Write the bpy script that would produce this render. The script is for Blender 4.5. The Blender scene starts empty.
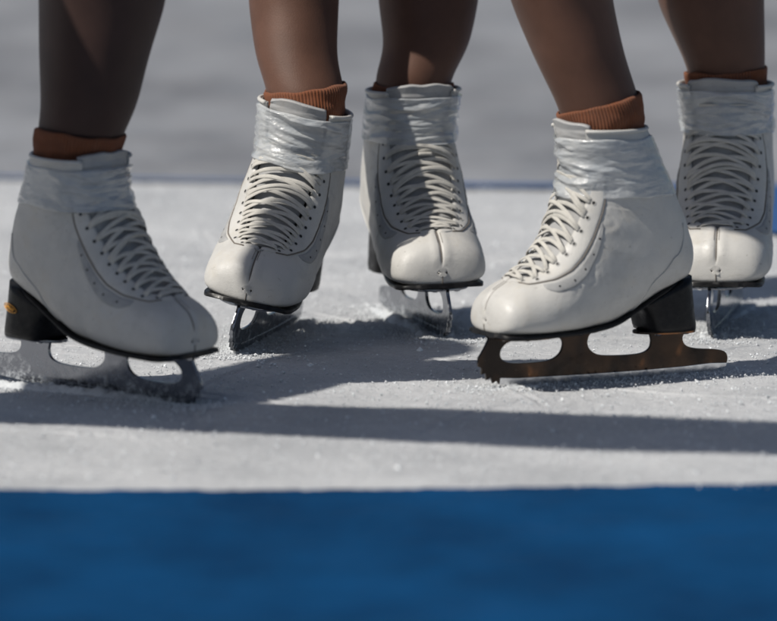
import bpy, bmesh, math, random
import numpy as np
from mathutils import Vector, Matrix, noise
R = math.radians
S = bpy.context.scene
COL = S.collection
random.seed(7)

# ------------------------------------------------------------------ camera maths
PITCH, DIST, K = R(7.6), 8.0, 1050.0
FWD = Vector((0, math.cos(PITCH), -math.sin(PITCH)))
UP = Vector((0, math.sin(PITCH), math.cos(PITCH)))
AIM = UP * 0.062
CAM = AIM - FWD * DIST

def ray(px, py):
    return FWD * DIST + Vector((1, 0, 0)) * ((px - 388.5) / K) + UP * ((310.5 - py) / K)

def ground(px, py, z=0.0):
    r = ray(px, py); t = (z - CAM.z) / r.z
    return CAM + r * t

def atdepth(px, py, y):
    r = ray(px, py); t = (y - CAM.y) / r.y
    return CAM + r * t

# ------------------------------------------------------------------ materials
def mat(name, base=(.8, .8, .8), rough=.5, metal=0.0, spec=.5, coat=0.0, coat_rough=.1, sheen=0.0):
    m = bpy.data.materials.new(name); m.use_nodes = True
    b = m.node_tree.nodes['Principled BSDF']
    b.inputs['Base Color'].default_value = (*base, 1)
    b.inputs['Roughness'].default_value = rough
    b.inputs['Metallic'].default_value = metal
    b.inputs['Specular IOR Level'].default_value = spec
    b.inputs['Coat Weight'].default_value = coat
    b.inputs['Coat Roughness'].default_value = coat_rough
    b.inputs['Sheen Weight'].default_value = sheen
    return m, m.node_tree, b

def nd(nt, t, **kw):
    n = nt.nodes.new(t)
    for k, v in kw.items():
        if k.startswith('_'):
            setattr(n, k[1:], v)
        else:
            n.inputs[k.replace('_', ' ')].default_value = v
    return n

def coords(nt, scale=(1, 1, 1)):
    tc = nt.nodes.new('ShaderNodeTexCoord'); mp = nt.nodes.new('ShaderNodeMapping')
    mp.inputs['Scale'].default_value = scale
    nt.links.new(tc.outputs['Object'], mp.inputs['Vector'])
    return mp.outputs['Vector']

def noise_tex(nt, vec, scale, detail=3, rough=.55):
    n = nt.nodes.new('ShaderNodeTexNoise')
    n.inputs['Scale'].default_value = scale; n.inputs['Detail'].default_value = detail
    n.inputs['Roughness'].default_value = rough
    nt.links.new(vec, n.inputs['Vector'])
    return n.outputs['Fac']

def ramp(nt, fac, stops):
    r = nt.nodes.new('ShaderNodeValToRGB')
    e = r.color_ramp.elements
    while len(e) < len(stops): e.new(.5)
    for el, (p, c) in zip(e, stops):
        el.position = p; el.color = (*c, 1) if len(c) == 3 else c
    nt.links.new(fac, r.inputs['Fac'])
    return r.outputs['Color']

def bump(nt, b, h, strength, dist, prev=None):
    n = nt.nodes.new('ShaderNodeBump')
    n.inputs['Strength'].default_value = strength; n.inputs['Distance'].default_value = dist
    nt.links.new(h, n.inputs['Height'])
    if prev is not None: nt.links.new(prev, n.inputs['Normal'])
    nt.links.new(n.outputs['Normal'], b.inputs['Normal'])
    return n.outputs['Normal']

def leather(name, c1, c2, rough=.46):
    m, nt, b = mat(name, c1, rough, spec=.4)
    v = coords(nt)
    c = ramp(nt, noise_tex(nt, v, 18, 5, .65), [(.3, c2), (.5, c1), (.75, tuple(min(1, x * 1.05) for x in c1))])
    def over(cin, fac, amount, col):
        mx = nt.nodes.new('ShaderNodeMix'); mx.data_type = 'RGBA'
        mul = nt.nodes.new('ShaderNodeMath'); mul.operation = 'MULTIPLY'; mul.inputs[1].default_value = amount
        nt.links.new(fac, mul.inputs[0]); nt.links.new(mul.outputs[0], mx.inputs[0])
        nt.links.new(cin, mx.inputs[6]); mx.inputs[7].default_value = (*col, 1)
        return mx.outputs[2]
    # yellowed blotches, small dark nicks, streaky scuffs
    c = over(c, ramp(nt, noise_tex(nt, v, 34, 5, .7), [(.52, (0, 0, 0)), (.72, (1, 1, 1))]), .28, (c1[0] * .92, c1[1] * .82, c1[2] * .66))
    c = over(c, ramp(nt, noise_tex(nt, v, 210, 3, .7), [(.66, (0, 0, 0)), (.71, (1, 1, 1))]), .5, (c1[0] * .45, c1[1] * .43, c1[2] * .40))
    c = over(c, ramp(nt, noise_tex(nt, coords(nt, (1, 1, 7)), 45, 4, .75), [(.62, (0, 0, 0)), (.70, (1, 1, 1))]), .32, (c1[0] * .55, c1[1] * .55, c1[2] * .55))
    nt.links.new(c, b.inputs['Base Color'])
    rr = ramp(nt, noise_tex(nt, v, 60, 6, .7), [(.35, (rough - .12,) * 3), (.68, (rough + .22,) * 3)])
    nt.links.new(rr, b.inputs['Roughness'])
    vo = nt.nodes.new('ShaderNodeTexVoronoi'); vo.inputs['Scale'].default_value = 900; nt.links.new(v, vo.inputs['Vector'])
    p = bump(nt, b, vo.outputs['Distance'], .16, .0005)
    p = bump(nt, b, noise_tex(nt, v, 260, 4, .7), .20, .0008, p)
    bump(nt, b, noise_tex(nt, v, 90, 4, .6), .20, .0018, p)
    return m

M = {}
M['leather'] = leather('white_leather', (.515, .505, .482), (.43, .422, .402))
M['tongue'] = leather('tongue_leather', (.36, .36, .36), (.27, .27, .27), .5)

def fabric(name, c, scale=900, strength=.5, sheen=.2, rough=.85, c2=None):
    m, nt, b = mat(name, c, rough, spec=.25, sheen=sheen)
    b.inputs['Sheen Roughness'].default_value = .5
    v = coords(nt)
    c2 = c2 or tuple(x * .7 for x in c)
    col = ramp(nt, noise_tex(nt, v, 60, 5, .7), [(.3, c2), (.7, c)])
    nt.links.new(col, b.inputs['Base Color'])
    bump(nt, b, noise_tex(nt, v, scale, 2, .5), strength, .0006)
    return m

M['lace'] = fabric('lace_cotton', (.57, .55, .505), 1500, .6, .05, .8, (.42, .405, .37))
M['cuff'] = fabric('rust_knit', (.165, .066, .036), 1200, .7, .1, .9, (.17, .055, .022))
M['patch'] = fabric('textured_leather', (.42, .42, .415), 1600, .9, 0, .55, (.31, .31, .31))

def tights(name, c):
    m, nt, b = mat(name, c, .56, spec=.26, sheen=.05)
    b.inputs['Sheen Roughness'].default_value = .35
    v = coords(nt)
    col = ramp(nt, noise_tex(nt, v, 14, 4, .6), [(.3, tuple(x * .72 for x in c)), (.7, tuple(x * 1.15 for x in c))])
    nt.links.new(col, b.inputs['Base Color'])
    vs = coords(nt, (1, 1, .45))
    p = bump(nt, b, noise_tex(nt, vs, 1100, 3, .6), .35, .0007)
    bump(nt, b, noise_tex(nt, v, 25, 3, .5), .15, .003, p)
    return m
M['tights'] = tights('tan_tights', (.108, .054, .037))
M['tights_dark'] = tights('brown_tights', (.050, .027, .022))

m, nt, b = mat('clear_tape', (.52, .55, .57), .14, spec=.8, coat=1.0, coat_rough=.04)
v = coords(nt)
nt.links.new(ramp(nt, noise_tex(nt, v, 40, 4, .6), [(.3, (.46, .50, .54)), (.65, (.64, .655, .66))]), b.inputs['Base Color'])
bump(nt, b, noise_tex(nt, coords(nt, (1, 1, 2.2)), 55, 5, .65), .6, .004)
b.inputs['Alpha'].default_value = .62
M['tape'] = m
M['black'], nt, b = mat('black_heel_lacquer', (.008, .008, .009), .32, spec=.25)
v = coords(nt)
nt.links.new(ramp(nt, noise_tex(nt, v, 160, 5, .7), [(.4, (.005, .005, .006)), (.8, (.018, .018, .018))]), b.inputs['Base Color'])
nt.links.new(ramp(nt, noise_tex(nt, v, 90, 4, .7), [(.3, (.25,) * 3), (.7, (.6,) * 3)]), b.inputs['Roughness'])
M['dark'] = mat('hole_dark', (.015, .015, .016), .6)[0]
M['ring'] = mat('eyelet_metal', (.35, .34, .32), .35, metal=.9)[0]
M['seam'] = mat('seam_thread', (.16, .14, .12), .7)[0]
M['piping'] = mat('seam_piping', (.52, .51, .48), .5)[0]
M['gold'] = mat('gold_emblem', (.62, .30, .05), .35, metal=.4)[0]

def chrome(name, frost, tint=(.62, .62, .64), gl=1.0):
    m, nt, b = mat(name, tint, .16, metal=1)
    v = coords(nt)
    sn = nt.nodes.new('ShaderNodeBsdfPrincipled')
    sn.inputs['Base Color'].default_value = (.58, .61, .64, 1); sn.inputs['Roughness'].default_value = .55
    nt.links.new(ramp(nt, noise_tex(nt, v, 120, 4, .7), [(.3, (.07 * gl,) * 3), (.75, (.26 * gl,) * 3)]), b.inputs['Roughness'])
    f = ramp(nt, noise_tex(nt, v, 130, 8, .78), [(max(0, .66 - frost * .5), (0, 0, 0)), (min(1, .80 - frost * .35), (1, 1, 1))])
    mx = nt.nodes.new('ShaderNodeMixShader')
    mul = nt.nodes.new('ShaderNodeMath'); mul.operation = 'MULTIPLY'; mul.inputs[1].default_value = .3 + 1.0 * frost
    # packed snow clings mostly to the lower part of the runner
    sx = nt.nodes.new('ShaderNodeSeparateXYZ'); nt.links.new(v, sx.inputs[0])
    mr = nt.nodes.new('ShaderNodeMapRange'); mr.inputs[1].default_value = .034; mr.inputs[2].default_value = .004
    mr.inputs[3].default_value = .15; mr.inputs[4].default_value = 1.35 if frost > .3 else .5
    nt.links.new(sx.outputs[2], mr.inputs[0])
    m2 = nt.nodes.new('ShaderNodeMath'); m2.operation = 'MULTIPLY'; nt.links.new(f, m2.inputs[0]); nt.links.new(mr.outputs[0], m2.inputs[1])
    nt.links.new(m2.outputs[0], mul.inputs[0]); mul.use_clamp = True
    nt.links.new(mul.outputs[0], mx.inputs[0]); nt.links.new(b.outputs[0], mx.inputs[1]); nt.links.new(sn.outputs[0], mx.inputs[2])
    nt.links.new(mx.outputs[0], nt.nodes['Material Output'].inputs['Surface'])
    h = noise_tex(nt, v, 500, 4, .7)
    bn = nt.nodes.new('ShaderNodeBump'); bn.inputs['Strength'].default_value = .5; bn.inputs['Distance'].default_value = .0006
    nt.links.new(h, bn.inputs['Height']); nt.links.new(bn.outputs[0], sn.inputs['Normal'])
    return m
M['chrome_painted_glints'] = chrome('steel_painted_reflections', .10, (.2, .14, .10), .6)
m = M['chrome_painted_glints']; nt = m.node_tree; v = coords(nt, (1, 1, .6))  # warm brown reflections and copper glints painted into the steel's base colour
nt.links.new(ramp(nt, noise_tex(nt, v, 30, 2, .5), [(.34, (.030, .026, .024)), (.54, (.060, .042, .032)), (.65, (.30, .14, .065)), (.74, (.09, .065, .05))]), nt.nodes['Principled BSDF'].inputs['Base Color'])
M['chrome_frost'] = chrome('frosted_steel', .36, (.25, .26, .285))
M['edge'] = chrome('ground_edge_steel', .25, (.72, .73, .75))

def icemat(name, c1, c2, rough=.5, grain=1.0, spec=.35, sss=0.0):
    m, nt, b = mat(name, c1, rough, spec=spec)
    v = coords(nt)
    big = noise_tex(nt, v, 5, 5, .65)
    fine = noise_tex(nt, v, 330, 4, .75)
    ad = nt.nodes.new('ShaderNodeMath'); ad.operation = 'ADD'
    ml = nt.nodes.new('ShaderNodeMath'); ml.operation = 'MULTIPLY'; ml.inputs[1].default_value = .7
    nt.links.new(fine, ml.inputs[0]); nt.links.new(ml.outputs[0], ad.inputs[0]); nt.links.new(big, ad.inputs[1])
    nt.links.new(ramp(nt, ad.outputs[0], [(.62, c2), (1.0, c1)]), b.inputs['Base Color'])
    nt.links.new(ramp(nt, noise_tex(nt, v, 60, 4, .7), [(.35, (rough - .2,) * 3), (.65, (rough + .25,) * 3)]), b.inputs['Roughness'])
    p = bump(nt, b, noise_tex(nt, v, 620, 4, .8), .8 * grain, .0018)
    bump(nt, b, noise_tex(nt, v, 90, 4, .7), .22 * grain, .004, p)
    return m
M['ice'] = icemat('shaved_ice_surface', (.61, .62, .635), (.42, .432, .45))
M['snow'] = icemat('ice_shavings', (.70, .72, .74), (.55, .58, .61), .4, .8)
def paintmat(name, c1, c2, sc, rough=.6, spec=.2):
    m, nt, b = mat(name, c1, rough, spec=spec)
    a = noise_tex(nt, coords(nt, (1, .55, 1)), sc, 5, .62)
    f = noise_tex(nt, coords(nt), 160, 3, .7)
    ad = nt.nodes.new('ShaderNodeMath'); ad.operation = 'MULTIPLY_ADD'; ad.inputs[1].default_value = .25
    nt.links.new(f, ad.inputs[0]); nt.links.new(a, ad.inputs[2])
    nt.links.new(ramp(nt, ad.outputs[0], [(.47, c2), (.62, c1), (.84, tuple(min(1, x * 1.35) for x in c1))]), b.inputs['Base Color'])
    nt.links.new(ramp(nt, noise_tex(nt, coords(nt), 9, 5, .7), [(.35, (rough - .2,) * 3), (.65, (rough + .2,) * 3)]), b.inputs['Roughness'])
    bump(nt, b, noise_tex(nt, coords(nt), 200, 4, .75), .3, .002)
    return m
M['grey'] = paintmat('grey_ice', (.21, .216, .232), (.145, .149, .163), 3.2)
M['blue'] = paintmat('blue_painted_ice', (.0028, .040, .115), (.0022, .029, .086), 5.0, .75, .05)
M['blue_line'] = icemat('blue_line_paint', (.035, .10, .26), (.025, .075, .20), .6, .5, .2)
M['crystal'] = mat('ice_crystal', (.85, .88, .9), .06, spec=.9)[0]

# ------------------------------------------------------------------ object helpers
def link(name, me, material, parent=None, smooth=True):
    o = bpy.data.objects.new(name, me); COL.objects.link(o)
    if material is not None:
        for mm in (material if isinstance(material, (list, tuple)) else [material]): me.materials.append(mm)
    if smooth:
        me.polygons.foreach_set('use_smooth', [True] * len(me.polygons))
    if parent is not None: o.parent = parent
    return o

class MB:
    def __init__(s): s.v = []; s.f = []; s.mi = []
    def add(s, vs, fs, mi=0):
        n = len(s.v); s.v += [tuple(x) for x in vs]; s.f += [tuple(i + n for i in f) for f in fs]; s.mi += [mi] * len(fs)
    def grid(s, rows, close=False, mi=0, ref=None):
        n = len(rows[0]); vs = [p for r in rows for p in r]; fs = []
        if ref is not None:          # wind the sheet so that its normals point away from ref
            q = 0.0
            for i in range(0, len(rows) - 1, 2):
                for j in range(0, n - 1, 3):
                    a = rows[i][j + 1] - rows[i][j]; b_ = rows[i + 1][j] - rows[i][j]
                    q += a.cross(b_).dot(rows[i][j] - ref)
            if q < 0: rows = [list(r)[::-1] for r in rows]; vs = [p for r in rows for p in r]
        for i in range(len(rows) - 1):
            for j in range(n - (0 if close else 1)):
                k = (j + 1) % n
                fs.append((i * n + j, i * n + k, (i + 1) * n + k, (i + 1) * n + j))
        s.add(vs, fs, mi)
    def tube(s, pts, r, n=6, mi=0):
        pts = [Vector(p) for p in pts]; rows = []; up = Vector((.13, .2, .97)).normalized()
        for i, p in enumerate(pts):
            t = (pts[min(i + 1, len(pts) - 1)] - pts[max(i - 1, 0)]).normalized()
            a = t.cross(up).normalized(); b2 = t.cross(a)
            rows.append([p + (a * math.cos(2 * math.pi * k / n) + b2 * math.sin(2 * math.pi * k / n)) * r for k in range(n)])
        s.grid(rows, True, mi)
        m0 = len(s.v)
        s.f.append(tuple(range(m0 - n, m0))); s.mi.append(mi)
        m1 = m0 - n * len(pts); s.f.append(tuple(range(m1, m1 + n))); s.mi.append(mi)
    def build(s, name, material, parent, T=None, weld=0, smooth=True, recalc=True):
        me = bpy.data.meshes.new(name)
        vs = [tuple(T(Vector(p))) for p in s.v] if T else s.v
        me.from_pydata(vs, [], s.f); me.polygons.foreach_set('material_index', s.mi)
        bm = bmesh.new(); bm.from_mesh(me)
        if weld: bmesh.ops.remove_doubles(bm, verts=bm.verts, dist=weld)
        if recalc: bmesh.ops.recalc_face_normals(bm, faces=bm.faces)
        bm.to_mesh(me); bm.free()
        return link(name, me, material, parent, smooth)

def extrude_profile(name, loops, half, bevel, T, material, parent, plane='XZ', mid=0.0):
    """a flat outline (with holes) extruded and bevelled, mm; plane XZ: thickness along y; plane XY: thickness along z about mid"""
    cu = bpy.data.curves.new('outline', 'CURVE'); cu.dimensions = '2D'; cu.fill_mode = 'BOTH'
    cu.extrude = half - bevel; cu.bevel_depth = bevel; cu.bevel_resolution = 1
    for lp in loops:
        sp = cu.splines.new('POLY'); sp.points.add(len(lp) - 1); sp.use_cyclic_u = True
        for i, (x, y) in enumerate(lp): sp.points[i].co = (x, y, 0, 1)
    ob = bpy.data.objects.new('outline', cu); COL.objects.link(ob)
    bpy.context.view_layer.update()
    dg = bpy.context.evaluated_depsgraph_get()
    me = bpy.data.meshes.new_from_object(ob.evaluated_get(dg))
    bpy.data.objects.remove(ob); bpy.data.curves.remove(cu)
    for vtx in me.vertices:
        x, y, z = vtx.co
        p = Vector((x, z, y)) if plane == 'XZ' else Vector((x, y, z + mid))
        vtx.co = T(p)
    bm = bmesh.new(); bm.from_mesh(me)
    bmesh.ops.remove_doubles(bm, verts=bm.verts, dist=1e-6)
    bmesh.ops.recalc_face_normals(bm, faces=bm.faces); bm.to_mesh(me); bm.free()
    me.name = name; me.materials.clear()
    o = link(name, me, material, parent, False)
    return o

def chaikin(pts, it=2):
    """pts: (x, y, sharp)"""
    for _ in range(it):
        out = []; n = len(pts)
        for i in range(n):
            p = pts[i]; a = pts[i - 1]; c = pts[(i + 1) % n]
            if p[2]: out.append(p)
            else:
                out.append((p[0] * .75 + a[0] * .25, p[1] * .75 + a[1] * .25, 0))
                out.append((p[0] * .75 + c[0] * .25, p[1] * .75 + c[1] * .25, 0))
        pts = out
    return [(p[0], p[1]) for p in pts]

def catmull(keys, t):
    n = len(keys); i = min(int(t), n - 2); u = t - i
    g = lambda k: keys[max(0, min(n - 1, k))]
    a, b_, c, d = g(i - 1), g(i), g(i + 1), g(i + 2)
    return [0.5 * (2 * B + (C - A) * u + (2 * A - 5 * B + 4 * C - D) * u * u + (3 * B - A - 3 * C + D) * u ** 3)
            for A, B, C, D in zip(a, b_, c, d)]

def interp(x, xs, ys):
    return float(np.interp(x, xs, ys))

# ------------------------------------------------------------------ boot surface
# key sections from toe to collar: sole/back point, top/front point, half width, widest position, lower/upper roundness (mm)
KEYS = [
 (234, 66, 234, 70, 5, .50, 2.0, 2.0, 2.0, 2.0),
 (233, 58, 232, 83, 25, .42, 2.4, 2.6, 2.0, 2.2),
 (229, 55, 225, 94, 39, .38, 2.8, 3.0, 2.0, 2.2),
 (219, 54, 210, 103, 46.5, .34, 3.2, 3.2, 2.1, 2.2),
 (202, 53, 191, 112, 50, .32, 3.2, 3.2, 2.0, 2.0),
 (178, 52, 174, 125, 52, .32, 3.0, 3.0, 1.9, 2.0),
 (152, 52, 160, 141, 51, .36, 3.0, 3.0, 2.0, 2.0),
 (127, 53, 152, 156, 49, .42, 2.9, 2.6, 2.1, 2.1),
 (101, 57, 147, 169, 48, .48, 2.8, 2.8, 2.2, 2.2),
 (76, 68, 144, 181, 47, .50, 2.8, 2.8, 2.3, 2.3),
 (49, 82, 142, 191, 46, .50, 2.8, 2.8, 2.4, 2.3),
 (24, 92, 142, 199, 45, .50, 2.7, 2.6, 2.4, 2.3),
 (8, 101, 142, 206, 44, .50, 2.4, 2.3, 2.4, 2.3),
 (3, 122, 143, 212, 43.5, .54, 2.1, 2.0, 2.3, 2.3),
 (12, 149, 144, 218, 43.5, .54, 2.1, 2.0, 2.3, 2.3),
 (24, 174, 146, 223, 44, .54, 2.1, 2.0, 2.3, 2.3),
 (38, 199, 147, 228, 44.5, .54, 2.1, 2.0, 2.3, 2.3),
 (49, 221, 148, 232, 45, .54, 2.1, 2.0, 2.3, 2.3),
 (58, 234, 148, 236, 45, .54, 2.1, 2.0, 2.3, 2.3)]
NS, NV = 150, 70
SMAX = len(KEYS) - 1
THROAT = 3.35

class Boot:
    def __init__(s, lean=0.0, lat=0.0, foot=1, sh=1.0):
        s.lean, s.lat, s.foot, s.sh = lean, lat, foot, sh
        s.P = {1: [], -1: []}; s.L = []
        for i in range(NS + 1):
            k = catmull(KEYS, i / NS * SMAX)
            bx, bz, fx, fz, W, tm, pb, qb, pt, qt = k
            W = max(W, .5)
            pts = []
            for a in range(181):
                t = (1 - math.cos(math.pi * a / 180)) / 2
                if t < tm: w = W * max(0, 1 - ((tm - t) / tm) ** pb) ** (1 / qb)
                else: w = W * max(0, 1 - ((t - tm) / (1 - tm)) ** pt) ** (1 / qt)
                pts.append((bx + (fx - bx) * t, w, bz + (fz - bz) * t))
            A = np.array(pts); d = np.r_[0, np.cumsum(np.linalg.norm(np.diff(A, axis=0), axis=1))]
            u = np.linspace(0, d[-1], NV + 1)
            Q = np.stack([np.interp(u, d, A[:, c]) for c in range(3)], 1)
            s.L.append(d[-1])
            for sd in (1, -1):
                s.P[sd].append([s.warp(Vector((q[0], q[1] * sd, q[2]))) for q in Q])
        arc = [0]
        for i in range(NS): arc.append(arc[-1] + (s.P[1][i + 1][NV] - s.P[1][i][NV]).length)
        s.arc = arc
    def warp(s, p):
        x, y, z = p
        y += s.foot * (7.0 * (max(0, x - 60) / 175) ** 2)
        h = max(0, z - 120)
        k = h * h / (h + 40)
        x += s.lean * k; y += s.lat * k
        if z > 110: z = 110 + (z - 110) * s.sh
        return Vector((x, y, z))
    def pt(s, side, sv, v):
        r = max(0, min(NS - 1e-6, sv / SMAX * NS)); c = max(0, min(NV - 1e-6, v * NV))
        i, j = int(r), int(c); a, b_ = r - i, c - j
        P = s.P[side]
        return (P[i][j] * (1 - a) + P[i + 1][j] * a) * (1 - b_) + (P[i][j + 1] * (1 - a) + P[i + 1][j + 1] * a) * b_
    def length(s, sv):
        r = max(0, min(NS - 1e-6, sv / SMAX * NS)); i = int(r)
        return s.L[i] * (1 - r + i) + s.L[i + 1] * (r - i)
    def disp(s, side, sv, dist, p):
        """relief of the leather: toe seam groove, soft lumps, flex creases, flared collar"""
        h = 0
        if sv < THROAT + .1:
            f = max(0, min(1, (sv - .35) / .6))
            h += (-1.7 * math.exp(-(dist / 1.5) ** 2) + 0.9 * math.exp(-((dist - 6) / 4.5) ** 2)) * f
        if sv > 4:
            h += .7 * noise.noise(Vector((p.x * .03, p.y * .03 + side * 9, p.z * .066))) * min(1, sv - 4)
        m_ = math.exp(-((dist - 78) / 26) ** 2) * min(1, max(0, sv - 4.5)) * min(1, max(0, 15 - sv) / 3)
        if m_ > .02:
            q2 = noise.noise(Vector((dist * .016 + side * 3 + s.lean * 40, sv * .75 - dist * .022, s.foot * 5.0 + s.sh * 30)))
            q3 = noise.noise(Vector((dist * .03 + side * 7, sv * 1.6 + dist * .03, s.foot * 9.0 + s.sh * 11)))
            h += m_ * (-.65 * math.exp(-(q2 / .05) ** 2) + .3 * math.exp(-((q2 - .13) / .07) ** 2) - .5 * math.exp(-(q3 / .05) ** 2))
        if sv > 17.2: h += .6 * (sv - 17.2)
        return h
    def d(s, sv, dist, h=0.0):
        """point at signed distance (mm) from the front ridge, lifted h"""
        side = 1 if dist >= 0 else -1
        v = 1 - abs(dist) / s.length(sv)
        p = s.pt(side, sv, v)
        h += s.disp(side, sv, abs(dist), p) if abs(dist) > gap(sv) else 0
        if h == 0: return p
        return p + s.n(side, sv, v) * h
    def n(s, side, sv, v):
        e = .02
        v1, v0 = min(1, v + e), max(0, v - e)
        a = s.pt(side, sv, v1) - s.pt(side, sv, v0)
        if v + e > 1: a = s.pt(-side, sv, 1 - (v + e - 1) - 1e-3) - s.pt(side, sv, v0)
        b_ = s.pt(side, min(SMAX, sv + .3), v) - s.pt(side, max(0, sv - .3), v)
        nn = a.cross(b_)
        if nn.length < 1e-9: return Vector((0, 0, 1))
        nn.normalize()
        c = (s.pt(1, sv, .5) + s.pt(-1, sv, .5)) * .5
        p = s.pt(side, sv, v)
        if nn.dot(p - c) < 0: nn = -nn
        return nn
    def s_at_arc(s, a):
        return float(np.interp(a, s.arc, np.linspace(0, SMAX, NS + 1)))
    def ring(s, side, v, z):
        """s where column v reaches height z (upper part)"""
        lo, hi = 5.0, float(SMAX)
        for _ in range(22):
            m_ = (lo + hi) / 2
            if s.pt(side, m_, v).z < z: lo = m_
            else: hi = m_
        return lo

def gap(sv):
    return interp(sv, [THROAT, THROAT + .25, THROAT + .8, 6.5, 9, 13, 18], [0, 12, 21, 30, 35, 37, 35])

def seamdist(sv):
    return interp(sv, [2.95, 3.25, 3.65, 5, 6, 7, 8, 9, 10.5, 12], [0, 13, 27, 44, 52, 56, 57, 57, 55, 52])

# ------------------------------------------------------------------ one skate on one leg
def make_skate(root, T, rng, lean, lat, foot, tape=(172, 214), blade_mat='chrome_frost', emblem=False,
               cross=1.0, aglet=False, tape_tilt=0.0, sh=1.0, tongue_w=5.0):
    B = Boot(lean, lat, foot, sh); ZM = 110 + 122 * sh
    # shell
    mb = MB(); NC = 64; REF = Vector((95, 0, 115)); tips = []
    for side in (1, -1):
        rows = []
        for i in range(NS + 1):
            sv = i / NS * SMAX
            g = gap(sv); ve = 1 - g / B.length(sv)
            row = []
            for k in range(NC + 1):
                c = 1 - (1 - k / NC) ** 1.45
                v = ve * c
                p = B.pt(side, sv, v)
                dist = (1 - v) * B.length(sv)
                h = B.disp(side, sv, dist, p)
                if h: p = p + B.n(side, sv, v) * h
                row.append(p)
            rows.append(row)
        mb.grid(rows, ref=REF); tips.append(rows[0])
    tip = tips[0] + tips[1][::-1]
    cen = sum(tip, Vector()) / len(tip) + Vector((.6, 0, 0)); mb.add([cen] + tip, [(0, 1 + (k + 1) % len(tip), 1 + k) for k in range(len(tip))])
    boot = mb.build('skate_boot', M['leather'], root, T, weld=.00005, recalc=False)
    so = boot.modifiers.new('thickness', 'SOLIDIFY'); so.thickness = .0030; so.offset = -1
    # facing panels (raised) and perforated patches
    for side in (1, -1):
        mb = MB(); rows = []
        svs = [THROAT - .35 + (13.5 - THROAT + .35) * i / 60 for i in range(61)]
        for a, sv in enumerate(svs):
            row = []; d0, d1 = gap(sv) - .4, max(gap(sv) + 1, seamdist(sv))
            if sv < THROAT: d0 = 1.8
            for k in range(15):
                dd = d0 + (d1 - d0) * k / 14
                edge = k in (0, 14) or a in (0, 60)
                q = B.d(sv, side * dd, -.6 if edge else (.75 if k in (1, 13) else 1.0))
                row.append(q)
            rows.append(row)
        mb.grid(rows, ref=REF); mb.build('eyelet_facing', M['leather'], boot, T, recalc=False)
        mb = MB(); pts = [B.d(sv, side * max(gap(sv) + 1, seamdist(sv)) , .35) for sv in svs if sv > 3.2]
        mb.tube(pts, .75, 6)
        # heel counter seam
        zc = [B.pt(side, interp(t, [0, .3, .6, 1], [8.4, 9.9, 11.6, 13.6]), interp(t, [0, .3, .6, 1], [.10, .25, .28, .20])) +
              B.n(side, interp(t, [0, .3, .6, 1], [8.4, 9.9, 11.6, 13.6]), interp(t, [0, .3, .6, 1], [.10, .25, .28, .20])) * .3 for t in [i / 24 for i in range(25)]]
        mb.build('facing_seam', M['seam'], boot, T)
        mb = MB(); mb.tube(zc, .8, 6); mb.build('heel_seam', M['piping'], boot, T)
        # perforated leaf patch
        mb = MB(); rows = []; s0, s1 = 4.3, 9.4; hs = []
        for a in range(31):
            u = a / 30; sv = s0 + (s1 - s0) * u
            wdt = 15 * math.sin(math.pi * min(1, u ** .72)) ** .55 if 0 < u < 1 else .2
            d0 = seamdist(sv) + 2.2; row = []
            for k in range(9):
                edge = k in (0, 8) or a in (0, 30)
                row.append(B.d(sv, side * (d0 + wdt * k / 8), -.5 if edge else .95))
            rows.append(row)
            hs.append((sv, d0 + wdt * .5))
        mb.grid(rows, ref=REF); pa = mb.build('perforated_patch', M['patch'], boot, T, recalc=False)
        mb = MB()
        mb.tube([r[0] for r in rows] + [r[-1] for r in rows[::-1]], .45, 5); mb.build('patch_stitching', M['piping'], pa, T)
        mb = MB()
        for a in (5, 10, 15, 20, 25):
            sv, dd = hs[a]; c = B.d(sv, side * dd, 1.05); n_ = (B.d(sv, side * dd, 2.0) - c).normalized()
            t1 = (B.d(sv + .1, side * dd, 1.05) - c).normalized(); t2 = n_.cross(t1)
            mb.add([c + n_ * .12] + [c + n_ * .12 + (t1 * math.cos(q * .785) + t2 * math.sin(q * .785)) * 1.15 for q in range(8)],
                   [(0, 1 + q, 1 + (q + 1) % 8) for q in range(8)])
        mb.build('perforation', M['dark'], pa, T)
    # toe seam thread
    mb = MB()
    for off in (-2.4, 2.4):
        svs = [2.2 + (THROAT - .25 - 2.2) * i / 44 for i in range(45)]
        for i in range(0, 44, 2):
            mb.tube([B.d(svs[i], off, .55), B.d(svs[i + 1], off, .55)], .28, 4)
    mb.tube([B.d(.3 + (THROAT - .3) * i / 30, 0, -1.0) for i in range(31)], .55, 5)
    mb.tube([B.pt(1, 1.3 * i / 8, 0) + Vector((.25, 0, 0)) for i in range(9)], .55, 5)
    mb.build('toe_seam', M['seam'], boot, T)
    # tongue
    mb = MB(); rows = []
    ns = 60
    for a in range(ns + 1):
        u = a / ns; sv = THROAT - .3 + (SMAX - THROAT + .3) * min(1, u / .9)
        ext = max(0, (u - .9) / .1)
        row = []
        hw = gap(sv) + tongue_w
        for k in range(-12, 13):
            dd = hw * k / 12
            sd = 1 if dd >= 0 else -1
            hgt = -2.6 + 1.2 * math.cos(dd / hw * 1.5) + .7 * noise.noise(Vector((dd * .05, sv * 1.5, foot)))
            p = B.d(sv, dd, hgt)
            if ext > 0:
                drop = (abs(k) / 12) ** 3 * 5
                wav = 2.0 * noise.noise(Vector((dd * .06, rng.random() * 0 + foot * 3.3, 2.0)))
                p = p + Vector((ext * (2.5 + lean * 8), lat * 8 * ext, ext * (7 - drop + wav)))
            row.append(p)
        rows.append(row)
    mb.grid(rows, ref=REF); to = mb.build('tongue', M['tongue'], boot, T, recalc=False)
    so = to.modifiers.new('padding', 'SOLIDIFY'); so.thickness = .0040; so.offset = -1
    # padded collar roll
    mb = MB(); ringp = []
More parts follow.
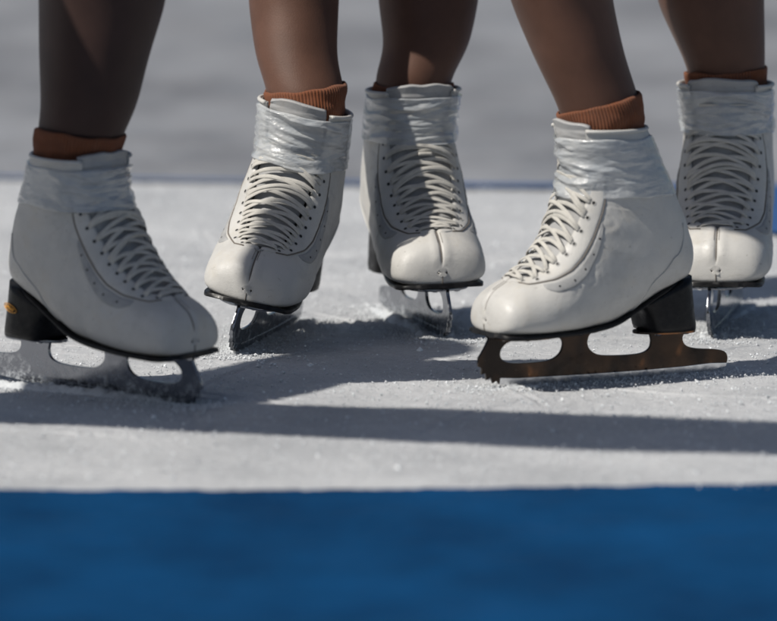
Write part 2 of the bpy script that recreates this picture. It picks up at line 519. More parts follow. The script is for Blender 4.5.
    for side in (1, -1):
        cols = [k / 30 for k in range(31)]
        cols = [c * (1 - (gap(SMAX) + 1) / B.length(SMAX)) for c in cols]
        pp = [B.d(SMAX, side * (1 - c) * B.length(SMAX), .2) + Vector((0, 0, -.3)) for c in cols]
        ringp.append(pp)
    full = ringp[0][::-1] + ringp[1][1:]
    mb.tube(full, 2.1, 8); mb.build('collar_padding', M['leather'], boot, T)
    # eyelets
    a0 = np.interp(THROAT + .22, np.linspace(0, SMAX, NS + 1), B.arc)
    a1 = B.arc[-1] - 12
    nrow = 12; rowS = [B.s_at_arc(a0 + (a1 - a0) * i / (nrow - 1)) for i in range(nrow)]
    ztape = tape[0]
    def eyed(sv): return gap(sv) + 6.0
    em = None
    for i, sv in enumerate(rowS):
        for side in (1, -1):
            c = B.d(sv, side * (eyed(sv) + 2.2), 1.05)
            if c.z > ztape + 6: continue
            c2 = B.d(sv, side * (eyed(sv) + 2.2), 2.0); n_ = (c2 - c).normalized()
            t1 = (B.d(sv + .1, side * (eyed(sv) + 2.2), 1.05) - c).normalized(); t2 = n_.cross(t1)
            mb = MB()
            r0 = [c + n_ * .1 + (t1 * math.cos(q * .524) + t2 * math.sin(q * .524)) * 2.5 for q in range(12)]
            r1 = [c + n_ * .55 + (t1 * math.cos(q * .524) + t2 * math.sin(q * .524)) * 2.0 for q in range(12)]
            r2 = [c + n_ * .15 + (t1 * math.cos(q * .524) + t2 * math.sin(q * .524)) * 1.7 for q in range(12)]
            mb.grid([r0, r1, r2], True, 0)
            mb.add([c + n_ * .12] + r2, [(0, 1 + q, 1 + (q + 1) % 12) for q in range(12)], 1)
            mb.build('eyelet', [M['leather'], M['dark']], boot, T, recalc=False)
    # laces
    def ribbon(mb, pts, ns_, w, th):
        rows = []
        for i, p in enumerate(pts):
            t = (pts[min(i + 1, len(pts) - 1)] - pts[max(i - 1, 0)]).normalized()
            n_ = (ns_[i] - t * ns_[i].dot(t)).normalized(); b_ = t.cross(n_)
            rows.append([p + b_ * (w[i] / 2 * math.copysign(abs(math.cos(q)) ** .6, math.cos(q))) + n_ * (th / 2 * math.sin(q)) for q in [2 * math.pi * k / 10 for k in range(10)]])
        mb.grid(rows, True)
        m0 = len(mb.v); mb.f.append(tuple(range(m0 - 10, m0))); mb.mi.append(0)
        m1 = m0 - 10 * len(pts); mb.f.append(tuple(range(m1, m1 + 10))); mb.mi.append(0)
    mb = MB()
    def strand(sa, sb, sgn, lift, w0, wob):
        pts, nn, ws = [], [], []
        n_ = 26; ph = rng.random() * 9
        twist = (rng.random() - .5) * .9
        for k in range(n_ + 1):
            u = k / n_; uu = u * 2 - 1
            da = eyed(sa) * (-sgn) * (1 - u) + eyed(sb) * sgn * u
            sv = sa + (sb - sa) * (u * u * (3 - 2 * u)) + wob * .12 * math.sin(math.pi * u) + .05 * noise.noise(Vector((u * 4, ph, 1)))
            end = min(u, 1 - u) * n_
            h = 1.1 + min(1, end / 2.2) * (1.7 + lift * math.sin(math.pi * u) ** 1.0) + .5 * noise.noise(Vector((u * 3, ph, 3)))
            if end < .9: h = .3 + end * 1.1
            zq = B.d(sv, da, 0).z
            if zq > ztape - 4: h = 1.0 + (h - 1.0) * (1 - .6 * min(1, (zq - ztape + 4) / 8))
            p = B.d(sv, da, h)
            nrm = (B.d(sv, da, h + 2) - p).normalized()
            side_t = Vector((0, 0, 1)) + Vector((.5, 0, 0))
            nrm = (nrm + side_t.normalized() * (twist * math.sin(math.pi * u))).normalized()
            pts.append(p); nn.append(nrm)
            ws.append((w0 if end > 1.5 else 2.8 + .6 * end) * (1 + .18 * noise.noise(Vector((u * 5, ph, 7)))))
        ribbon(mb, pts, nn, ws, 1.15)
    for i in range(nrow - 1):
        sa, sb = rowS[i], rowS[i + 1]
        if B.d(sa, 0, 0).z > ztape + 34 * sh: break
        j = (rng.random() - .5) * 2
        if i == 0: strand(sa, sa, 1, .6, 4.0, -.6)
        strand(sa, sa + (sb - sa) * cross, 1, 1.0 + .6 * (i % 2), 4.0, j * 1.6)
        strand(sa, sa + (sb - sa) * cross, -1, 1.7 - .5 * (i % 2), 4.0, (-j + rng.random() - .5) * 1.5)
        if i in (5, 7): strand(sa + .2, sb - .1, 1 if i == 5 else -1, 3.0, 3.8, 1.5)
    if aglet:
        sa = rowS[min(7, nrow - 1)]
        mb.tube([B.d(sa, -6 + k * 1.6, 6.8) for k in range(9)], 1.8, 8)
    mb.build('laces', M['lace'], boot, T)
    # tape
    mb = MB(); rows = []; seed = rng.random() * 50
    nz = 56
    cols = [(1, k / 60) for k in range(61)] + [(-1, 1 - k / 60) for k in range(1, 60)]
    for a in range(nz + 1):
        row = []
        for side, v in cols:
            p0 = B.pt(side, 15, v)
            zt = tape[0] + (tape[1] - tape[0]) * a / nz
            front = max(0, (v - .35) / .65) ** .8
            ang = (1 - v) * side * 3
            edge = noise.noise(Vector((ang * 1.4, seed, 5.0 if a < nz / 2 else 9.0))) * 4 * (1 - min(a, nz - a) / (nz / 2)) ** 2
            z = zt + edge + tape_tilt * (90 - p0.x) * .5
            z = min(z, ZM)
            sv = B.ring(side, v, z)
            p = B.pt(side, sv, v)
            nrm = B.n(side, sv, v); nrm.z *= .3; nrm.normalize()
            zz = (tape[1] - z)
            wz = z + 9 * noise.noise(Vector((ang * 1.1, seed, z * .02)))
            r1 = abs(noise.noise(Vector((ang * .9 + seed, wz * .085 + ang * .35, 1))))
            r2 = abs(noise.noise(Vector((ang * 1.9, wz * .17 - ang * .9, seed))))
            r3 = noise.noise(Vector((ang * 2.2, z * .05, seed + 4)))
            r4 = abs(noise.noise(Vector((ang * 5, wz * .3 + ang * 2, seed + 8))))
            lift = 1.3 + front * (5.6 - 8.0 * r1 - 3.2 * r2 - 1.2 * r4 + 1.8 * r3) + (1 - front) * (.7 - 1.2 * r1 - .5 * r4)
            if a in (0, nz): lift = -.2
            row.append(p + nrm * max(lift, 1.0 + .5 * r2 if a not in (0, nz) else -.3))
        rows.append(row)
    mb.grid(rows, True); mb.build('ankle_tape', M['tape'], boot, T)
    # sole with welt
    mb = MB(); rows = []
    for i in range(0, 91):
        sv = .02 + 11.2 * i / 90
        k = catmull(KEYS, sv); k2 = catmull(KEYS, min(SMAX, sv + .05)); k1 = catmull(KEYS, max(0, sv - .05))
        bx, bz, W = k[0], k[1], max(.4, k[4])
        w = W * interp(sv, [0, .6, 2, 8, 12], [.9, .975, .955, .72, .56]) + 1.0
        if sv > 10.0: w *= math.sqrt(max(.02, 1 - ((sv - 10.0) / 1.25) ** 2))
        nrm = Vector((-(k2[1] - k1[1]), 0, (k2[0] - k1[0]))); nrm.normalize()
        if nrm.z < 0: nrm = -nrm
        if sv < 2: nrm = (nrm * (sv / 2) + Vector((.15, 0, 1)) * (1 - sv / 2)).normalized(); 
        bz2 = min(bz, 56) if sv < 3 else bz
        bx2 = bx + (1.2 if sv < 1 else 0)
        c = Vector((bx2, 0, bz2)) + nrm * interp(sv, [0, 3, 5, 8, 11.2], [.3, .8, 2.6, 3.4, 3.0]); th = interp(sv, [0, 7, 9, 12], [3.6, 3.0, 1.6, .6])
        row = []
        for (fy, hz) in ((-1, -th), (-1.01, -th + .6), (-1.01, .1), (-.995, .6), (-.8, 1.4), (0, 1.0), (.8, 1.4), (.995, .6), (1.01, .1), (1.01, -th + .6), (1, -th), (.5, -th), (0, -th), (-.5, -th)):
            row.append(B.warp(c + Vector((0, w * fy, 0)) + nrm * hz))
        rows.append(row)
    mb.grid(rows, True)
    n0 = len(mb.v); mb.f.append(tuple(range(0, 14))); mb.mi.append(0); mb.f.append(tuple(range(n0 - 14, n0))); mb.mi.append(0)
    sole = mb.build('sole', M['black'], boot, T)
    # heel block
    def ztop(x): return interp(x, [-2, 3, 10, 24, 49, 76, 90], [100, 99.5, 98, 93, 83.5, 69, 61])
    mb = MB(); rows = []
    NL = 9
    for l in range(NL + 1):
        lv = l / NL; row = []
        front = 60 + 15 * lv ** 1.6; back = 5.5 - 5.0 * (1 - lv) - 3.5 * math.sin(math.pi * lv) * -.25
        hw = 29 - .5 * lv; e = .7 if l in (0,) else 0
        for k in range(44):
            a = 2 * math.pi * k / 44
            cx = (front + back) / 2; rx = (front - back) / 2 - e
            ca, sa = math.cos(a), math.sin(a)
            ex = .42 if ca > 0 else .75
            X = cx + rx * math.copysign(abs(ca) ** ex, ca); Y = (hw - e) * math.copysign(abs(sa) ** .78, sa)
            if ca > 0: X -= 5 * (1 - (Y / hw) ** 2)
            Z = 46 + (ztop(X) - 46) * lv
            row.append(B.warp(Vector((X, Y, Z))))
        rows.append(row)
    mb.grid(rows, True); mb.f.append(tuple(range(44))); mb.mi.append(0)
    n0 = len(mb.v); mb.f.append(tuple(range(n0 - 44, n0))); mb.mi.append(0)
    heel = mb.build('heel', M['black'], boot, T)
    if emblem:
        mb = MB()
        def hp(x, z):   # on the outer face of the heel
            lv = (z - 46) / (ztop(x) - 46); hw = 29 - .5 * lv
            front = 60 + 15 * lv ** 1.6; back = -1
            cx = (front + back) / 2; rx = (front - back) / 2
            ca = (x - cx) / rx; ex = .42 if ca > 0 else .75
            cc = min(.999, abs(ca) ** (1 / ex)); yy = hw * (1 - cc * cc) ** .39
            return Vector((x, -yy - .5, z))
        def stroke(pts, r):
            mb.tube([hp(20 + x * math.cos(-.24) - z * math.sin(-.24), 74 + x * math.sin(-.24) + z * math.cos(-.24)) for x, z in pts], r, 6)
        stroke([(9.5 * math.cos(t * .2618), 3.4 * math.sin(t * .2618)) for t in range(25)], .45)
        stroke([(-6.5 + t * .54, 1.7 * math.sin(t * 1.15)) for t in range(25)], .6)
        stroke([(-6, -1.5), (-2, .8), (1, -1.0), (6.5, 1.2)], .6)
        mb.build('heel_emblem', M['gold'], heel, T)
    # blade
    cl = []
    outl = [(-39, 9, 1), (-38, 5, 1), (-20, 2.2, 1), (10, .9, 1), (60, .1, 1), (120, 0, 1), (170, .1, 1), (200, 1.2, 1), (214, 3.2, 1),
            (217, 7.2, 1), (221, 4.6, 1), (223.5, 10.5, 1), (228, 8.5, 1), (229, 15, 1), (233.5, 14, 1), (233, 20, 1), (237, 22, 1),
            (236.5, 30, 1), (231, 38, 0), (226, 47, 1), (226, 50, 1), (112, 50, 1), (112, 47.5, 1), (116, 45, 0), (118, 34, 0), (108, 25, 0), (90, 23, 0), (60, 22.5, 0), (48, 26, 0), (45, 34, 0),
            (47, 42, 1), (47, 44, 1), (7, 44, 1), (7, 42, 1), (12, 37, 0), (9, 28, 0), (-4, 24, 0), (-24, 22.5, 0), (-37, 20, 0), (-40, 14, 0)]
    hole = [(206, 44, 0), (214, 36, 0), (213, 27, 0), (203, 22.5, 0), (180, 21.5, 0), (158, 22.5, 0), (147, 28, 0), (143, 38, 0), (146, 45, 0), (160, 46.5, 0), (190, 46.5, 0)]
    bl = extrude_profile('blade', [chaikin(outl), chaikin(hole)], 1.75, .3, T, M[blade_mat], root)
    edge = [(-38.6, 8, 1), (-38, 4.9, 1), (-20, 2.1, 1), (10, .8, 1), (60, 0, 1), (120, -.1, 1), (170, 0, 1), (200, 1.1, 1), (214, 3.1, 1),
            (213, 9, 1), (195, 7.6, 1), (120, 6.6, 1), (60, 6.6, 1), (10, 7.4, 1), (-20, 8.8, 1)]
    extrude_profile('blade_edge', [chaikin(edge, 0)], 2.1, .25, T, M['edge'] if blade_mat == 'chrome_painted_glints' else M['chrome_frost'], bl)
    pl = [(226, 9, 0), (218, 24, 0), (196, 33, 0), (172, 29, 0), (150, 19, 0), (128, 15, 0), (108, 10, 0)]
    pl = pl + [(x, -y, 0) for x, y, _ in pl[::-1]]
    pl = [(x, y + foot * 5.0 * (max(0, x - 60) / 175) ** 2, k_) for x, y, k_ in pl]
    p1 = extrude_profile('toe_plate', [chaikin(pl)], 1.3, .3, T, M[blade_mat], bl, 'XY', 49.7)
    hpz = [(3, 8, 0), (6, 21, 0), (26, 24, 0), (46, 19, 0), (64, 8, 0)]; hpz = hpz + [(x, -y, 0) for x, y, _ in hpz[::-1]]
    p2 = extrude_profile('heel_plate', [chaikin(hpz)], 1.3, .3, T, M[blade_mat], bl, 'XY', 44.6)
    for plate, z, lst in ((p1, 48.4, [(215, 12), (215, -10), (196, 24), (196, -22), (170, 18), (170, -17), (130, 9), (130, -9)]), (p2, 43.2, [(14, 14), (14, -14), (44, 12), (44, -12)])):
        for x, y in lst:
            mb = MB(); rows = []
            for rr, hh in ((4.0, 0), (3.6, -1.1), (2.2, -1.8), (.4, -2.0)):
                rows.append([Vector((x + rr * math.cos(q * .628), y + rr * math.sin(q * .628), z + hh)) for q in range(10)])
            mb.grid(rows, True); mb.build('screw', M['edge'], plate, T)
    return B

# ------------------------------------------------------------------ leg
def make_leg(root, base, keys, cuff_h, ankleA, mat_leg, rng, cuff_slope=0.0, yaw=0.0):
    """keys: (z, cx, cy, rx, ry) world metres; closed rounded top"""
    keys = sorted(keys)
    zs = [k[0] for k in keys]
    def at(z):
        # catmull in index space
        i = max(0, min(len(zs) - 2, int(np.searchsorted(zs, z)) - 1))
        u = (z - zs[i]) / (zs[i + 1] - zs[i])
        return catmull(keys, i + max(0, min(.9999, u)))
    zz = np.linspace(zs[0], zs[-1], 400)
    raw = np.array([[np.interp(z, zs, [k[c] for k in keys]) for c in range(5)] for z in zz])
    stp = (zs[-1] - zs[0]) / 399; hw_ = max(1, int(.022 / stp)); ker = np.hanning(2 * hw_ + 3)[1:-1]; ker /= ker.sum()
    for _ in range(2):
        raw = np.stack([raw[:, 0]] + [np.convolve(np.pad(raw[:, c], hw_, mode='reflect', reflect_type='odd'), ker, 'valid') for c in range(1, 5)], 1)
    def at(z):
        return [float(np.interp(z, zz, raw[:, c])) for c in range(5)]
    rows = []; n = 72; N = 130
    z0, z1 = zs[0], zs[-1]
    for a in range(N + 1):
        z = z0 + (z1 - z0) * a / N
        _, cx, cy, rx, ry = at(z)
        row = []
        for k in range(n):
            t = 2 * math.pi * k / n
            # calf belly towards the back of the leg, shin ridge at the front
            ca = math.cos(t - yaw)
            f = 1 + .035 * ca + .02 * math.cos(2 * (t - yaw))
            h = .0012 * noise.noise(Vector((math.cos(t) * 1.5, math.sin(t) * 1.5, z * 18)))
            row.append(Vector((cx + (rx * f + h) * math.cos(t), cy + (ry * f + h) * math.sin(t), z)) - base)
        rows.append(row)
    mb = MB(); mb.grid(rows, True)
    c0 = Vector((keys[0][1], keys[0][2], z0)) - base; c1 = Vector((keys[-1][1], keys[-1][2], z1 + .05)) - base
    n0 = len(mb.v); mb.v += [tuple(c0), tuple(c1)]
    for k in range(n):
        mb.f.append((k, (k + 1) % n, n0)); mb.mi.append(0)
        mb.f.append((n0 - n + k, n0 - n + (k + 1) % n, n0 + 1)); mb.mi.append(0)
    mb.build('body', mat_leg, root)
    # knitted cuff: ribbed, slightly uneven rim turned outward
    rows = []; n = 480; seed = rng.random() * 20
    zb = ankleA.z - .018
    for a in range(25):
        u = a / 24; row = []
        for k in range(n):
            t = 2 * math.pi * k / n
            top = ankleA.z + cuff_h + cuff_slope * math.cos(t) + .0022 * noise.noise(Vector((math.cos(t) * 2.2, math.sin(t) * 2.2, seed)))
            z = zb + (top - zb) * u
            _, cx, cy, rx, ry = at(z)
            o = .0016 + .0007 * u ** 3 + (.0007 * math.sin(u * 7 + seed + 2 * math.cos(t + seed))) - (.0012 if a == 24 else 0)
            o += .00048 * math.cos(k * 2 * math.pi / 6) * (.4 + .6 * min(1, u * 1.3)) + .0022 * noise.noise(Vector((math.cos(t) * 2.5, math.sin(t) * 2.5, z * 90 + seed)))
            ca = math.cos(t - yaw); f = 1 + .035 * ca + .02 * math.cos(2 * (t - yaw))
            row.append(Vector((cx + (rx * f + o) * math.cos(t), cy + (ry * f + o) * math.sin(t), z)) - base)
        rows.append(row)
    mb = MB(); mb.grid(rows, True)
    cu = mb.build('ankle_cuff', M['cuff'], root)
    so = cu.modifiers.new('knit', 'SOLIDIFY'); so.thickness = .0010; so.offset = 1

FEET = []
def make_person(label, group, toe_px, yaw_deg, roll=0, pitch=0, lean=0, lat=0, foot=1, leg_px=None, upper=None,
                tights_='tights', seed=1, cuff=(.016, 0.0), ylean=0.0, size=1.0, ankle_r=.0385, sink=0.0, **kw):
    rng = random.Random(seed)
    g = ground(*toe_px) if not isinstance(toe_px, Vector) else toe_px
    base = Vector((g.x, g.y, 0))
    root = bpy.data.objects.new('person', None); COL.objects.link(root)
    root.empty_display_size = .05
    root['label'] = label; root['category'] = 'person'
    if group: root['group'] = group
    ya = R(yaw_deg)
    PIV = Vector((228, 0, 0))
    Rm = Matrix.Rotation(ya, 3, 'Z') @ Matrix.Rotation(R(pitch), 3, 'Y') @ Matrix.Rotation(R(roll), 3, 'X')
    def Tl(p): return Rm @ ((p - PIV) * .001 * size)
    center = Tl(Vector((100, 0, 0))); center.z = 0
    origin = base + center; base = base - Vector((0, 0, sink))
    root.location = origin
    def T(p): return base + Tl(p) - origin
    B = make_skate(root, T, rng, lean, lat, foot, **kw)
    A = sum((B.pt(sd, SMAX, v) for sd in (1, -1) for v in (0, .25, .5, .75, 1)), Vector()) / 10
    A = A - Vector((4.5, 0, 0)); wA = base + Tl(A)
    low = base + Tl(B.warp(Vector((96, 0, 190))))
    keys = [(low.z - .01, low.x, low.y, .033, .033), (wA.z - .022, low.x * .4 + wA.x * .6, low.y * .4 + wA.y * .6, .0345, .0345)]
    keys.append((wA.z + .012, wA.x, wA.y, ankle_r, ankle_r * 1.03))
    for (y, xl, xr) in leg_px:        # leg silhouette: image row, left and right edge
        yy = wA.y + (wA.y - low.y) * .3
        yy += ylean * max(0, atdepth((xl + xr) / 2, y, yy).z - wA.z)
        p = atdepth((xl + xr) / 2, y, yy); r = (xr - xl) / 2 / K * (p - CAM).length / DIST
        if p.z > wA.z + .035: keys.append((p.z, p.x, yy, r, r * 1.08))
    for (dz, dx, dy, rx) in upper:
        l = keys[-1] if (dz, dx, dy, rx) == upper[0] else l0
        l0 = (l[0] + dz, l[1] + dx, l[2] + dy, rx, rx * 1.05); keys.append(l0)
    make_leg(root, origin, keys, cuff[0], wA, M[tights_], rng, cuff[1], ya)
    FEET.append((base.copy(), ya, size))
    return root

GRP = None
UPR = [(.10, 0, 0, .054), (.12, 0, -.03, .060), (.16, 0, -.04, .075), (.14, 0, 0, .082)]
make_person('dark brown leg in a shaded white skate, pale heel patch, gold emblem on black heel', 'skaters standing together on the ice',
    (194, 405), -40, roll=1, pitch=2.5, lean=-.15, lat=-.14, sink=.006, foot=-1, leg_px=[(110, 39, 134), (60, 38, 147), (0, 37, 165)],
    upper=[(.06, .0, -.02, .061), (.07, .0, -.02, .056), (.06, 0, -.01, .052)],
    tights_='tights_dark', seed=3, cuff=(.022, -.004), emblem=True, cross=.9, tape=(178, 219), size=1.0, sh=.93)
make_person('slanting tan leg in a tilted white skate, wide gap with shadowed sides under its laces', 'skaters standing together on the ice',
    (229, 355.5), -104, roll=-11, pitch=0, lean=0.0, lat=0.0, foot=1, leg_px=[(60, 255, 337), (0, 248, 341)],
    upper=[(.10, 0, .02, .048), (.12, 0, -.10, .052), (.16, 0, -.16, .062), (.14, 0, -.02, .07)], ylean=.62, seed=5, cuff=(.018, .004), tape=(178, 231), cross=.6, tongue_w=-3)
make_person('tan leg in an upright white skate, bright sunlit toe cap, lace tip across', 'skaters standing together on the ice',
    (449, 340.5), -75.5, roll=1, pitch=0, lean=0.0, lat=0.0, foot=-1, leg_px=[(50, 383, 468), (0, 377, 480)],
    upper=[(.08, 0, .03, .055), (.12, 0, .03, .060), (.16, 0, .0, .075), (.14, 0, 0, .082)], ylean=.35, seed=8, cuff=(.006, 0.0), tape=(184, 231), aglet=True, cross=.8)
make_person('tan leg in a cream white skate seen sideways, steel blade with painted brown reflections', 'skaters standing together on the ice',
    (486, 388), 207, roll=0, pitch=0, lean=.0, lat=0.0, foot=1, cross=.8, leg_px=[(60, 537, 627), (0, 512, 614)],
    upper=[(.10, -.02, -.02, .056), (.12, -.03, -.04, .060), (.16, -.03, -.04, .075), (.14, 0, 0, .082)],
    seed=11, cuff=(.023, .010), blade_mat='chrome_painted_glints', tape=(182, 241), size=.97, sh=1.11)
make_person('brown leg in a white skate crossed by a curved dark shadow, at the right', 'skaters standing together on the ice',
    (709, 340), -99, roll=0, pitch=0, lean=0.0, lat=.0, foot=1, leg_px=[(50, 668, 760), (0, 655, 766)],
    upper=UPR, seed=14, cuff=(.014, .003), tape=(188, 231), size=1.02, cross=.8)
# two more skaters stand just outside the picture on the left; unseen legs, placed and bent to throw shade into it
make_person('dark leg in a white skate standing left of the picture, nearest the camera', 'skaters standing together on the ice',
    Vector((-.72, -.475, 0)), -85, foot=-1, leg_px=[], upper=[(.10, 0, -.04, .050), (.12, 0, -.05, .056), (.16, 0, -.07, .070), (.14, 0, -.08, .085), (.15, 0, -.09, .09), (.15, 0, -.09, .10), (.2, 0, -.12, .10), (.25, 0, -.15, .10)],
    tights_='tights_dark', seed=21)
make_person('tan leg in a white skate standing left of the picture, farther back', 'skaters standing together on the ice',
    Vector((-.62, -.475, 0)), -80, foot=1, leg_px=[], upper=[(.08, 0, -.01, .060), (.10, 0, -.01, .080), (.12, .0, .0, .102), (.08, 0, .0, .10), (.08, 0, .04, .085), (.10, 0, .08, .07), (.10, 0, .06, .07)],
    seed=23)

# ------------------------------------------------------------------ the rink
def vnoise(x, y, seed):
    xi = np.floor(x).astype(np.int64); yi = np.floor(y).astype(np.int64); xf = x - xi; yf = y - yi
    def h(a, b_):
        n = (a * 374761393 + b_ * 668265263 + seed * 974711) & 0xffffffff
        n = ((n ^ (n >> 13)) * 1274126177) & 0xffffffff
        return ((n ^ (n >> 16)) & 0xffff) / 65535.0
    u = xf * xf * (3 - 2 * xf); v_ = yf * yf * (3 - 2 * yf)
    return (h(xi, yi) * (1 - u) + h(xi + 1, yi) * u) * (1 - v_) + (h(xi, yi + 1) * (1 - u) + h(xi + 1, yi + 1) * u) * v_

yf0 = ground(388, 489).y
YF = lambda x: yf0 + .10 * np.maximum(0, x) ** 1.5 * 1.5 + .006 * np.sin(x * 9) + .012 * (vnoise(np.asarray(x) * 34 + 90, np.asarray(x) * 0 + .5, 11) - .5) + .006 * (vnoise(np.asarray(x) * 140 + 300, np.asarray(x) * 0 + .5, 12) - .5)      # near edge (blue starts)
yb0 = ground(388, 184).y
YB = lambda x: yb0 + np.interp(x, [-30, -.5, .1, .5, 30], [.05, .05, -.035, -.05, -.05])

def sheet(name, xs, ya, yb, ny, material, disp=None, z=0.0):
    X = np.repeat(np.array(xs)[None, :], ny + 1, 0)
    t = np.linspace(0, 1, ny + 1)[:, None]
    A, B_ = ya(np.array(xs))[None, :], yb(np.array(xs))[None, :]
    Y = A + (B_ - A) * t
    Z = np.full_like(X, z)
    if disp is not None: Z = Z + disp(X, Y)
    n = len(xs); me = bpy.data.meshes.new(name)
    co = np.stack([X, Y, Z], -1).reshape(-1, 3)
    idx = np.arange((ny + 1) * n).reshape(ny + 1, n)
    q = np.stack([idx[:-1, :-1], idx[:-1, 1:], idx[1:, 1:], idx[1:, :-1]], -1).reshape(-1, 4)
    me.vertices.add(len(co)); me.vertices.foreach_set('co', co.ravel())
    me.loops.add(q.size); me.loops.foreach_set('vertex_index', q.ravel().astype(np.int32))
    me.polygons.add(len(q)); me.polygons.foreach_set('loop_start', np.arange(0, q.size, 4, dtype=np.int32))
    me.update(calc_edges=True); me.validate()
    o = link(name, me, material); o['kind'] = 'structure'
    return o

rs = np.random.RandomState(4)
SCR = []
for _ in range(34):
    cx, cy = rs.uniform(-.5, .5), rs.uniform(-.8, 1.2); a = rs.uniform(-.6, .6) + (math.pi / 2 if rs.rand() < .25 else 0); ln = rs.uniform(.1, .5); cv = rs.uniform(-1.5, 1.5)
    SCR.append((cx, cy, a, ln, cv, rs.uniform(.3, 1)))
SCR += [(-.30, -.02, R(-40), .30, 0, 1.2), (-.22, -.16, R(-8), .16, 1, 1), (.0, .34, R(-50), .16, .8, 1.2)]
def icedisp(X, Y):
    Z = (vnoise(X * 260, Y * 260, 1) - .5) * .0009 + (vnoise(X * 120, Y * 120, 2) - .5) * .0008 + (vnoise(X * 22, Y * 22, 3) - .5) * .0012 + (vnoise(X * 6, Y * 6, 4) - .5) * .003
    for cx, cy, a, ln, cv, dp in SCR:
        u = (X - cx) * math.cos(a) + (Y - cy) * math.sin(a); w = -(X - cx) * math.sin(a) + (Y - cy) * math.cos(a) - cv * u * u
        f = np.clip(1 - (np.abs(u) / ln) ** 4, 0, 1)
        Z += f * dp * (-.0022 * np.exp(-(w / .0028) ** 2) + .0016 * np.exp(-((w - .006) / .004) ** 2) + .001 * np.exp(-((w + .006) / .003) ** 2))
    e = np.clip((.72 - np.abs(X)) / .06, 0, 1)
    return Z * e - .0008

fx = np.linspace(-.72, .72, 620)
xs = np.r_[np.linspace(-30, -.74, 24), fx, np.linspace(.74, 30, 24)]
ice = sheet('ice', xs, YF, YB, 800, M['ice'], icedisp)
xc = np.r_[np.linspace(-30, -1.2, 16), np.linspace(-1.1, 1.1, 60), np.linspace(1.2, 30, 16)]
xc2 = xs
YL = lambda x: YB(x) + .035 + .03 * np.abs(x) * 0
YBT = lambda x: YB(x) + .008
def YW(x):  # the blue stripe dips towards the camera at the right
    return YB(x) - np.interp(x, [-30, -.2, .30, .345, .38, .6, 30], [.008, .008, .03, .20, .40, .60, .60])
sheet('blue_line', np.linspace(-6, 6, 400), YW, YBT, 6, M['blue_line'], None, .0042)
sheet('grey_ice', xs, YB, lambda x: x * 0 + 60, 60, M['grey'])
sheet('blue_ice', xs, lambda x: x * 0 - 40, YF, 60, M['blue'])

# ------------------------------------------------------------------ shavings thrown up beside the blades
mb = MB(); rg = random.Random(5)
def pile(cx, cy, ang, ln, wd, ht, seed):
    rows = []; na, nb = int(ln / .0022), 16
    for i in range(na + 1):
        u = i / na; row = []
        for k in range(nb + 1):
            w = k / nb * 2 - 1
            x = (u - .5) * ln; wig = .005 * noise.noise(Vector((u * 6, seed, 0)))
            prof = max(0, (1 - w * w)) * math.sin(math.pi * u) ** .5
            nz_ = .6 + .5 * noise.noise(Vector((x * 60, w * wd * 60, seed))) + .35 * noise.noise(Vector((x * 330, w * wd * 330, seed)))
            z = -.002 + ht * prof * max(.05, nz_) + (.002 if prof > 0 else 0) * prof
            yv = w * wd * (.7 + .6 * noise.noise(Vector((u * 5, seed, 4)))) + wig
            row.append(Vector((cx + x * math.cos(ang) - yv * math.sin(ang), cy + x * math.sin(ang) + yv * math.cos(ang), z)))
        rows.append(row)
    mb.grid(rows)
for i, (b_, ya, sz) in enumerate(FEET):
    f = Vector((math.cos(ya), math.sin(ya), 0))
    for j in range(3 if i != 3 else 1):
        u = rg.uniform(.03, .23); side = rg.choice((-1, 1)); c = b_ - f * u + Vector((-f.y, f.x, 0)) * side * rg.uniform(.006, .012)
        pile(c.x, c.y, ya + rg.uniform(-.15, .15), rg.uniform(.08, .16), rg.uniform(.008, .014), rg.uniform(.003, .006) * (1 if i in (0, 2) else .6), i * 7 + j)
b0, y0, _ = FEET[0]; f0 = Vector((math.cos(y0), math.sin(y0), 0))
c = b0 - f0 * .15 + Vector((-.01, -.012, 0)); pile(c.x, c.y, y0 + .12, .26, .016, .010, 91)
c = b0 - f0 * .24 + Vector((0, .02, 0)); pile(c.x, c.y, y0 + .1, .20, .02, .008, 93)
b0, y0, _ = FEET[2]; f0 = Vector((math.cos(y0), math.sin(y0), 0))
c = b0 - f0 * .13 + Vector((-.014, 0, 0)); pile(c.x, c.y, y0, .24, .014, .010, 95)
sh = mb.build('ice_shavings', M['snow'], None); sh['kind'] = 'stuff'

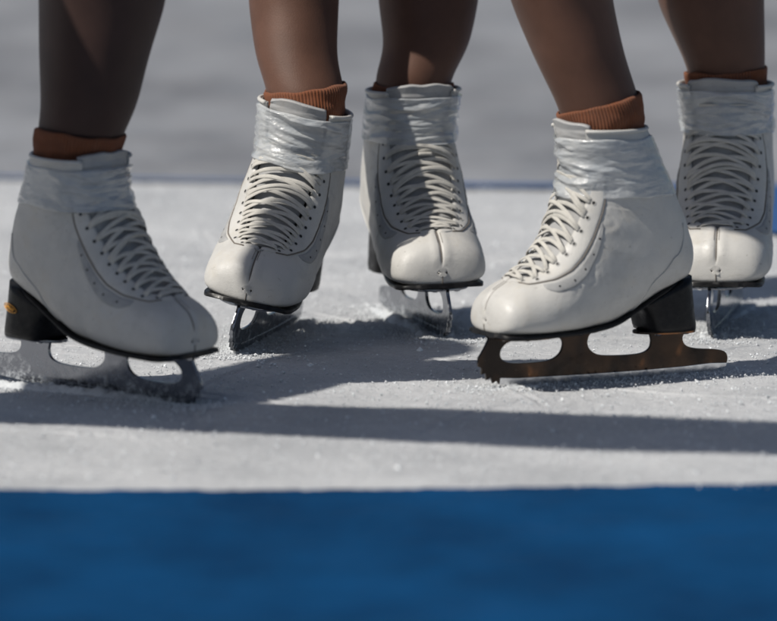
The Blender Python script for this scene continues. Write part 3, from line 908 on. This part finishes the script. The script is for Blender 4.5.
# loose crumbs of ice and clear crystals that catch the sun
def crumbs(name, n, material, szr, near, seed):
    rg = np.random.RandomState(seed); vs = []; fs = []
    ico = [Vector(v_).normalized() for v_ in ((1, 0, 0), (-1, 0, 0), (0, 1, 0), (0, -1, 0), (0, 0, 1), (0, 0, -1))]
    tri = [(0, 2, 4), (2, 1, 4), (1, 3, 4), (3, 0, 4), (2, 0, 5), (1, 2, 5), (3, 1, 5), (0, 3, 5)]
    for i in range(n):
        if rg.rand() < near:
            b_, ya, _ = FEET[rg.choice([0, 0, 0, 1, 1, 2, 2, 2, 3, 4])]
            u = rg.uniform(-.03, .28); w = rg.normal() * .022
            x = b_.x - math.cos(ya) * u - math.sin(ya) * w; y = b_.y - math.sin(ya) * u + math.cos(ya) * w
        else:
            x = rg.uniform(-.5, .5); y = rg.uniform(yf0 + .004, yb0 - .02)
        if y < yf0 + .004: continue
        r = rg.uniform(*szr) * (1 + rg.exponential() * .4)
        a, b2 = rg.uniform(0, 6.28), rg.uniform(0, 3)
        m3 = Matrix.Rotation(a, 3, 'Z') @ Matrix.Rotation(b2, 3, 'X')
        z = float(icedisp(np.array([[x]]), np.array([[y]]))[0, 0]) + r * .4 if n < 3000 else .0003 + r * .3
        o = len(vs)
        sc = (rg.uniform(.6, 1.3), rg.uniform(.6, 1.3), rg.uniform(.5, 1.1))
        for v_ in ico:
            p = m3 @ Vector((v_.x * r * sc[0], v_.y * r * sc[1], v_.z * r * sc[2])); vs.append((x + p.x, y + p.y, z + p.z))
        fs += [tuple(t_ + o for t_ in t) for t in tri]
    me = bpy.data.meshes.new(name); me.from_pydata(vs, [], fs)
    o = link(name, me, material, None, False); o['kind'] = 'stuff'
    return o
crumbs('ice_crumbs', 46000, M['snow'], (.0003, .0008), .45, 1)
crumbs('ice_crystals', 4500, M['crystal'], (.0004, .0010), .25, 6)

# ------------------------------------------------------------------ light, sky, camera
SUN_EL, SUN_AZ = R(50), R(210)       # towards the sun: from the left of the picture
sd = Vector((math.cos(SUN_AZ) * math.cos(SUN_EL), math.sin(SUN_AZ) * math.cos(SUN_EL), math.sin(SUN_EL)))
sun = bpy.data.lights.new('sun', 'SUN'); sun.energy = 5.0; sun.angle = R(.8); sun.color = (1, .95, .87)
so = bpy.data.objects.new('sun', sun); COL.objects.link(so)
so.rotation_euler = sd.to_track_quat('Z', 'Y').to_euler()
w = bpy.data.worlds.new('World'); S.world = w; w.use_nodes = True
nt = w.node_tree; sky = nt.nodes.new('ShaderNodeTexSky'); sky.sky_type = 'NISHITA'; sky.sun_disc = False
sky.sun_elevation = SUN_EL; sky.sun_rotation = math.atan2(sd.x, sd.y); sky.air_density = 1.0; sky.dust_density = 1.5
nt.links.new(sky.outputs[0], nt.nodes['Background'].inputs['Color']); nt.nodes['Background'].inputs['Strength'].default_value = .062

cam = bpy.data.cameras.new('camera'); co = bpy.data.objects.new('camera', cam); COL.objects.link(co)
co.location = CAM; co.rotation_euler = (math.pi / 2 - PITCH, 0, 0)
cam.sensor_width = 36; cam.lens = 36 * DIST / (777 / K); cam.clip_end = 300; cam.clip_start = .1
cam.dof.use_dof = True; cam.dof.focus_distance = DIST + .10; cam.dof.aperture_fstop = 5.0
S.camera = co
S.render.engine = 'CYCLES'
S.view_settings.view_transform = 'Standard'; S.view_settings.look = 'None'
S.view_settings.exposure = -0.12; S.view_settings.gamma = 1.0; S.view_settings.use_curve_mapping = False
